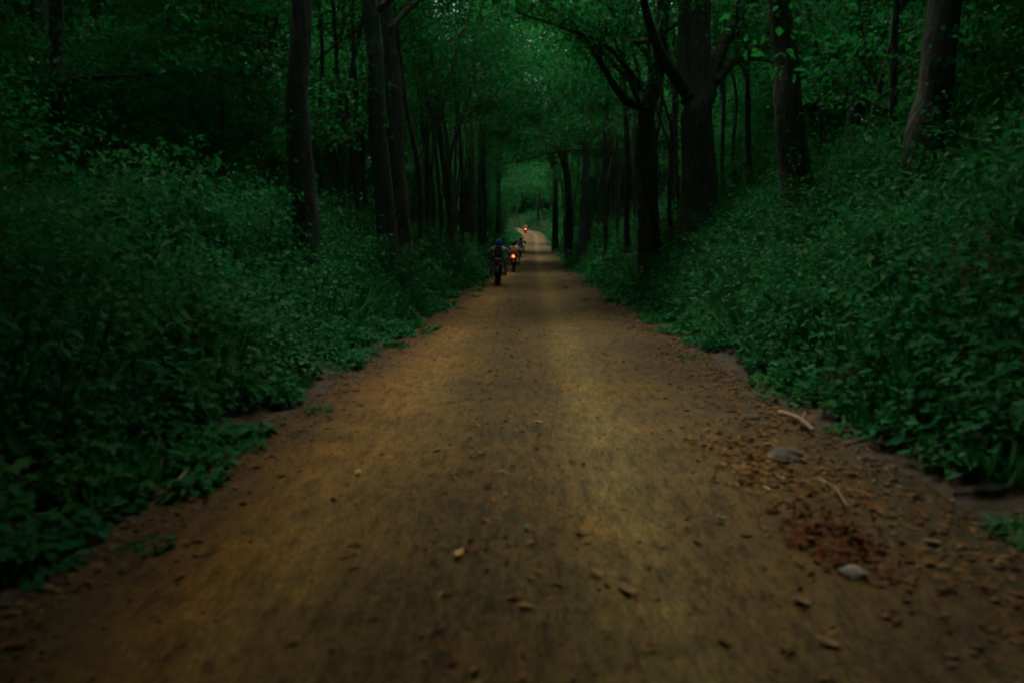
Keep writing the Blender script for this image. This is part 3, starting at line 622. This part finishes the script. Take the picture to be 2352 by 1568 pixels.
BONES = {'pelvis': (0, -.36, .865), 'belly': (0, -.31, .98), 'chest': (0, -.22, 1.14), 'neck': (0, -.12, 1.27), 'head': (0, -.075, 1.37), 'crown': (0, -.075, 1.44)}
def make_rider(loc, rz, lean, cols, helmet_mat, label, pack=None):
    """one continuous body grown from a posed skeleton; helmet, gloves and pack are its children"""
    B = dict(BONES); E = [('pelvis', 'belly'), ('belly', 'chest'), ('chest', 'neck'), ('neck', 'head'), ('head', 'crown')]
    rad = {'pelvis': (.155, .125), 'belly': (.145, .11), 'chest': (.165, .12), 'neck': (.06, .06), 'head': (.075, .085), 'crown': (.055, .062)}
    for s, x in (('l', -1), ('r', 1)):
        B.update({s + 'hip': (x * .125, -.31, .845), s + 'knee': (x * .255, .10, .74), s + 'calf': (x * .25, -.02, .53), s + 'ankle': (x * .24, -.10, .345), s + 'toe': (x * .245, .09, .315),
                  s + 'shoulder': (x * .185, -.15, 1.215), s + 'elbow': (x * .40, .0, 1.06), s + 'fore': (x * .36, .12, 1.045), s + 'wrist': (x * .365, .205, 1.05)})
        rad.update({s + 'hip': (.095, .095), s + 'knee': (.065, .065), s + 'calf': (.06, .062), s + 'ankle': (.045, .045), s + 'toe': (.042, .035), s + 'shoulder': (.078, .072), s + 'elbow': (.052, .05), s + 'fore': (.045, .044), s + 'wrist': (.033, .03)})
        E += [('pelvis', s + 'hip'), (s + 'hip', s + 'knee'), (s + 'knee', s + 'calf'), (s + 'calf', s + 'ankle'), (s + 'ankle', s + 'toe'), ('chest', s + 'shoulder'), (s + 'shoulder', s + 'elbow'), (s + 'elbow', s + 'fore'), (s + 'fore', s + 'wrist')]
    ks = list(B); me = bpy.data.meshes.new('rig'); me.from_pydata([B[k] for k in ks], [(ks.index(a), ks.index(b)) for a, b in E], [])
    tmp = bpy.data.objects.new('rig', me); C.objects.link(tmp); tmp.modifiers.new('s', 'SKIN'); sv = me.skin_vertices[0].data
    for i, k in enumerate(ks): sv[i].radius = rad[k]
    sv[ks.index('pelvis')].use_root = True
    ss = tmp.modifiers.new('ss', 'SUBSURF'); ss.levels = 2; ss.render_levels = 2
    dg = bpy.context.evaluated_depsgraph_get(); body = bpy.data.meshes.new_from_object(tmp.evaluated_get(dg)); bpy.data.objects.remove(tmp)
    for m in cols: body.materials.append(m)        # 0 jacket, 1 sleeve, 2 trousers, 3 boots, 4 forearm, 5 skin
    reg = {'belly': 0, 'chest': 0, 'neck': 0, 'head': 5, 'crown': 5, 'hip': 2, 'knee': 2, 'calf': 2, 'ankle': 3, 'toe': 3, 'shoulder': 1, 'elbow': 1, 'fore': 4, 'wrist': 4}
    K = np.array([B[k] for k in ks]); idx = [reg.get(k, reg.get(k[1:], 2)) for k in ks]; n = len(body.polygons); ctr = np.empty(n * 3); body.polygons.foreach_get('center', ctr)
    near = np.argmin(((ctr.reshape(-1, 1, 3) - K[None]) ** 2).sum(-1), 1); body.polygons.foreach_set('material_index', [idx[k] for k in near]); body.polygons.foreach_set('use_smooth', [True] * n)
    p = link('person', body); p.location = loc; p.rotation_euler = (0, lean, rz); tag(p, label, 'person', 'riders')
    m = MB(); prof = [(-.13, .065), (-.12, .09), (-.08, .110), (-.03, .120), (.03, .118), (.075, .098), (.105, .064), (.12, .025)]
    m.lathe((0, -.07, 1.39), (0, .12, 1), prof, 24, squash=(1.08, .95)); h = m.build('helmet', helmet_mat, p)
    m = MB(); V = []
    for z, r in ((-.055, .126), (-.02, .130), (.03, .128), (.055, .120)):
        for k in range(13):
            a = R(90) + (k - 6) * R(11); V.append((r * math.cos(a) * 1.0, -.07 + .12 * z + r * math.sin(a) * 1.07, 1.39 + z))
    m.add(V, [(r * 13 + k, r * 13 + k + 1, r * 13 + 14 + k, r * 13 + 13 + k) for r in range(3) for k in range(12)]); m.build('visor', M_GLASS, h)
    for x in (-1, 1):
        m = MB(); m.box((x * .367, .232, 1.062), (.042, .032, .016), x * -.2, R(10), bev=.4)
        for k in range(4):
            fx = x * (.335 + .021 * k); L = (.9, 1, .97, .8)[k]
            m.tube([(fx, .255, 1.063), (fx, .255 + .026 * L, 1.05), (fx, .255 + .022 * L, 1.018), (fx, .240, 1.004)], [.0095, .0095, .009, .008], 6)
        m.tube([(x * .33, .215, 1.055), (x * .308, .235, 1.035), (x * .312, .256, 1.008)], [.011, .0105, .009], 6)
        m.build('glove', cols[5] if cols[4] is cols[5] else M_SEAT, p)
    if pack:
        m = MB(); m.box((0, -.385, 1.10), (.14, .075, .19), 0, R(-22), bev=.5, taper=.85); m.box((0, -.455, 1.03), (.10, .03, .085), 0, R(-22), bev=.5)
        m.build('backpack', pack, p)
    return p
def cloth(n, c): return plain(n, c, .85, bump=.3, bscale=40, vary=.2)
K_DARK, K_GREY, K_WHITE, K_ORANGE = cloth('charcoal_cloth', (.022, .022, .026)), cloth('grey_cloth', (.42, .42, .42)), cloth('white_cloth', (.75, .74, .70)), cloth('orange_cloth', (.55, .20, .03))
K_BLACK, K_JEAN, K_KHAKI, K_BOOT = cloth('black_cloth', (.012, .012, .014)), cloth('faded_denim', (.24, .24, .25)), cloth('pale_trousers', (.30, .29, .25)), cloth('boot_leather', (.02, .016, .013))
M_SKIN = plain('skin', (.40, .20, .13), .55, vary=.08)
H_BLUE, H_BLACK, H_GREY = plain('blue_helmet', (.02, .12, .60), .25, vary=.08), plain('black_helmet', (.012, .012, .013), .25, vary=.1), plain('grey_helmet', (.22, .22, .23), .3, vary=.1)
P_BLUE, P_GREY = plain('dark_blue_paint', (.012, .016, .035), .3, vary=.08), plain('dark_grey_paint', (.03, .03, .032), .35, vary=.08)
RIDE = [
 (1144, 23.2, 0, R(1.5), M_BLACK, False, 'nearest motorcycle, black and unlit, under the blue-helmeted rider', (K_DARK, K_GREY, K_JEAN, K_BOOT, M_SKIN, M_SKIN), H_BLUE, 'nearest rider, in a bright blue helmet and dark jacket', K_BLACK),
 (1181, 35.0, 0, R(-1), P_GREY, True, 'motorcycle with the lit red tail light just ahead of the nearest one', (K_ORANGE, K_WHITE, K_KHAKI, K_BOOT, K_WHITE, M_SKIN), H_BLACK, 'second rider, in an orange vest with white sleeves and black helmet', None),
 (1195, 52.0, 0, R(1), M_BLACK, False, 'third motorcycle of the line, dark and without a lit lamp', (K_BLACK, K_BLACK, K_DARK, K_BOOT, K_BLACK, M_SKIN), H_BLACK, 'third rider, all in black, seen as a dark silhouette', K_BLACK),
 (1206, 112., 0, R(0), P_BLUE, True, 'farthest motorcycle, a red tail light at the bend of the track', (K_DARK, K_GREY, K_DARK, K_BOOT, K_GREY, M_SKIN), H_GREY, 'farthest rider, in a grey helmet above the distant red light', None),
]
for px, d, _, lean, paint, lit, bl, cols, hm, rl, pack in RIDE:
    x = (px - 1176) / 1568 * d; z = float(rz_(np.array(x - float(cx(d))), d)); rz = -math.atan(.030) * (1 if d < 105 else -.5)
    make_bike((x, d, z), rz, lean, paint, lit, bl, lamp=(.052 if d < 60 else .085) if lit else .05)
    make_rider((x, d, z), rz, lean, cols, hm, rl, pack)

# ------------------------------------------------------------------ litter, stones and fallen wood on the track
g = np.random.default_rng(81)
def on_ground(px, py):
    """world point of the ground seen at a photograph pixel"""
    for d in np.arange(1.6, 60, .02):
        p = at(px, py, d)
        if p[2] <= float(gz(p[0], d)): return p[0], d, float(gz(p[0], d))
def litter(n, ymax, size, g):
    y = 1.2 + (ymax - 1.2) * g.random(n) ** 1.6; k = g.random(n)
    u = np.where(k < .16, g.normal(-.32, .30, n), np.where(k < .78, 1.5 + np.abs(g.normal(0, .5, n)), np.where(k < .9, -1.75 - np.abs(g.normal(0, .25, n)), g.uniform(-1.8, 1.9, n))))
    x = cx(y) + u; z = gz(x, y) + .006 + .012 * g.random(n); a = g.uniform(0, 6.28, n)
    D = np.stack([np.cos(a), np.sin(a), g.normal(0, .18, n)], -1); N = nrm(np.array([0, 0, 1.]) + g.normal(size=(n, 3)) * .3); L = size * (.35 + 1.3 * g.random(n) ** 2)
    return leaf_mesh('leaf_litter', np.stack([x, y, z], -1), D, N, L, L * g.uniform(.35, .6, n), np.clip(g.normal(.46, .25, n), 0, 1))
M_RUST = leaf_mat('rust_leaf_litter', [(0, (.060, .022, .008)), (.5, (.16, .046, .011)), (1, (.24, .075, .016))], .1, .85, (.2, .05, .01))
def drift(px, py, n, g, sx=.16, sy=.42, v0=.35, v1=1.0):
    x0, y0, _ = on_ground(px, py); x = x0 + g.normal(0, sx, n); y = y0 + g.normal(0, sy, n); x = x + (y - y0) * .02; a = g.uniform(0, 6.28, n); L = g.uniform(.03, .075, n)
    return leaf_mesh('leaf_litter', np.stack([x, y, gz(x, y) + .008 + .02 * g.random(n)], -1), np.stack([np.cos(a), np.sin(a), g.normal(0, .25, n)], -1), nrm(np.array([0, 0, 1.]) + g.normal(size=(n, 3)) * .4), L, L * .5, g.uniform(v0, v1, n))
tag(link('leaf_litter', drift(1720, 1060, 420, g), M_LITTER), 'drift of orange-brown dead leaves left of the flat grey rock', 'leaf litter', kind='stuff')
tag(link('leaf_litter', drift(1915, 1250, 240, g, .11, .19, .0, .5), M_RUST), 'drift of rust-red dead leaves on the verge at lower right', 'leaf litter', kind='stuff')
tag(link('leaf_litter', litter(9500, 45, .048, g), M_LITTER), 'small dead leaves and twigs strewn over the track', 'leaf litter', kind='stuff')
def stones(n, g, lo, hi):
    y = .8 + 34 * g.random(n) ** 1.7; k = g.random(n); u = np.where(k < .42, 1.82 + g.normal(0, .36, n), np.where(k < .6, -1.95 + g.normal(0, .22, n), g.uniform(-1.8, 1.9, n)))
    x = cx(y) + u; s = (g.uniform(lo, hi, n) * g.random(n) ** 1.3 + .003) * np.where(k < .6, 1, .42); z = gz(x, y) - s * .08
    O = np.array([[1, 0, 0], [0, 1, 0], [-1, 0, 0], [0, -1, 0], [0, 0, .7], [0, 0, -.7], [.6, .6, .4], [-.6, .5, .42], [-.55, -.6, .4], [.6, -.55, .42]])
    Fo = np.array([[4, 6, 7], [4, 7, 8], [4, 8, 9], [4, 9, 6], [0, 1, 6], [1, 2, 7], [2, 3, 8], [3, 0, 9], [6, 1, 7], [7, 2, 8], [8, 3, 9], [9, 0, 6], [5, 1, 0], [5, 2, 1], [5, 3, 2], [5, 0, 3]])
    V = O[None] * (1 + g.normal(0, .18, (n, 10, 3))); a = g.uniform(0, 6.28, n); ca, sa = np.cos(a)[:, None], np.sin(a)[:, None]
    Vx = V[..., 0] * ca - V[..., 1] * sa; Vy = (V[..., 0] * sa + V[..., 1] * ca) * .75; Vv = np.stack([Vx, Vy, V[..., 2]], -1) * s[:, None, None] + np.stack([x, y, z], -1)[:, None]
    F = (np.arange(n)[:, None, None] * 10 + Fo[None]).reshape(-1, 3)
    return mesh_np('gravel', Vv.reshape(-1, 3), F, np.repeat(g.random(n), 10))
M_STONE = leaf_mat('stone', [(0, (.085, .058, .028)), (.4, (.13, .088, .040)), (.75, (.19, .13, .060)), (1, (.28, .21, .12))], 0.0, .95)
tag(link('gravel', stones(26000, g, .006, .034), M_STONE), 'loose stones and clods along the edges of the track', 'gravel', kind='stuff')

def curled_leaf(name, px, py, L, az, mat, label, cat='leaf', wid=.42, grp='single fallen leaves on the track'):
    L *= .82; x, y, z = on_ground(px, py); m = MB(); V = []; n = 9
    for i in range(n):
        t = i / (n - 1); w_ = L * wid * .5 * math.sin(math.pi * t ** .8) ** 1.25 + .0015
        for s in (-1, -.5, 0, .5, 1): V.append((w_ * s, L * (t - .5), .006 + min(L, .1) * (.08 * (2 * t - 1) ** 2 + .10 * abs(s) * math.sin(math.pi * t)) + L * .025 * math.sin(7 * t + 2 * s)))
    F = [(i * 5 + j, i * 5 + j + 1, i * 5 + 6 + j, i * 5 + 5 + j) for i in range(n - 1) for j in range(4)]
    m.add(V, F); o = m.build(name, mat); o.location = (x, y, z + .004); o.rotation_euler = (0, 0, az); sm = o.modifiers.new('thick', 'SOLIDIFY'); sm.thickness = .0015
    return tag(o, label, cat, grp)
L_YEL, L_TAN, L_GRN, L_RUST = plain('yellow_leaf', (.42, .27, .07), .7, bscale=30), plain('tan_leaf', (.20, .105, .034), .8, bscale=30), plain('green_leaf', (.05, .15, .045), .6, bscale=30), plain('rust_leaf', (.13, .030, .006), .85, bscale=25, bump=.4, vary=.35)
for px, py, L, az, mt, lb in [
 (1237, 972, .085, 1.2, L_YEL, 'pale yellow leaf lying alone in mid-track, farthest of the bright ones'),
 (823, 1088, .10, .2, L_YEL, 'pale yellow leaf on the left wheel rut'),
 (1055, 1278, .10, -.3, L_YEL, 'yellow leaf pointing along the track, left of centre'),
 (1210, 1217, .07, .2, L_GRN, 'small green leaf above a whitish sliver in mid-track'),
 (1218, 1254, .065, -.1, L_TAN, 'whitish sliver of leaf just below the small green leaf in mid-track'),
 (1372, 1320, .08, .8, L_TAN, 'smaller of two tan leaves side by side right of centre'),
 (1440, 1362, .13, .6, L_TAN, 'larger of two tan leaves side by side right of centre'),
 (1841, 1109, .09, 1.3, L_YEL, 'bright yellow leaf on the stony right edge of the track'),
 (1655, 1191, .07, .4, L_GRN, 'green leaf near the right edge of the track'),
 (2140, 1252, .10, 1.2, L_TAN, 'tan leaf farthest right on the dark verge'),
 (1840, 1386, .09, .9, L_TAN, 'tan leaf below the rust-red leaf drift at lower right'),
 (1902, 1482, .10, .7, L_TAN, 'tan leaf nearest the camera at lower right'),
 (1760, 1126, .07, .4, L_YEL, 'small yellow leaf left of the brighter one on the stony edge')]:
    curled_leaf('fallen_leaf', px, py, L, az, mt, lb)
def stick(name, a, b, r, mat, label, lift=.02):
    p, q = np.array(on_ground(*a)), np.array(on_ground(*b)); p[2] += lift; q[2] += lift * 1.4; mid = (p + q) / 2 + np.array([.015, .01, .02])
    m = MB(); pts = resample([p, mid, q], 9); m.tube(pts, r * np.linspace(1, .6, 9) * (1 + .12 * np.sin(np.arange(9) * 2.1)), 8)
    k = pts[5]; m.tube([k, k + np.array([2.2, 2.6, 1.5]) * r, k + np.array([3, 5.2, 2]) * r], [r * .5, r * .35, r * .15], 6)
    return tag(m.build(name, mat), label, 'stick')
M_WOOD = plain('pale_dead_wood', (.25, .17, .09), .85, bump=.5, bscale=30, vary=.3)
stick('broken_stick', (1790, 955), (1868, 1002), .022, M_WOOD, 'pale broken stick at the stony right edge of the track', .03)
stick('broken_stick', (1880, 1108), (1946, 1172), .010, M_WOOD, 'thin pale twig below the broken stick on the right verge', .015)
stick('broken_stick', (405, 1125), (468, 1060), .008, M_WOOD, 'thin grey twig poking out of the undergrowth at the left edge', .04)
def rock(px, py, s, mat, label, sq=.6):
    x, y, z = on_ground(px, py); gg = np.random.default_rng(int(px)); m = MB(); prof = []
    V = []; 
    for i in range(7):
        th = math.pi * i / 6
        for j in range(10):
            ph = 2 * math.pi * j / 10; k = 1 + .16 * math.sin(3 * ph + px) * math.sin(2 * th) + gg.normal() * .11
            V.append((s * k * math.sin(th) * math.cos(ph), s * k * math.sin(th) * math.sin(ph) * .8, s * sq * math.cos(th)))
    m.add(V, [(i * 10 + j, (i + 1) * 10 + j, (i + 1) * 10 + (j + 1) % 10, i * 10 + (j + 1) % 10) for i in range(6) for j in range(10)])
    o = m.build('rock', mat, smooth=False); o.location = (x, y, z + s * sq * .2); return tag(o, label, 'rock')
M_PALE = plain('pale_stone', (.24, .21, .17), .85, bump=.5, bscale=25); M_GSTONE = plain('grey_stone', (.075, .066, .052), .9, bump=.6, bscale=25, vary=.4)
rock(1958, 1322, .055, M_PALE, 'small pale stone below the rust-red leaf drift')
rock(1300, 662, .09, M_GSTONE, 'brown rock at the right edge of the track level with the nearest rider')
rock(1345, 690, .08, M_GSTONE, 'low rock at the right edge just nearer than the brown one')
rock(1806, 1052, .11, M_GSTONE, 'flat grey rock just below the broken stick on the right verge', .5)
rock(1728, 962, .06, M_GSTONE, 'dark rock left of the broken stick on the right verge')
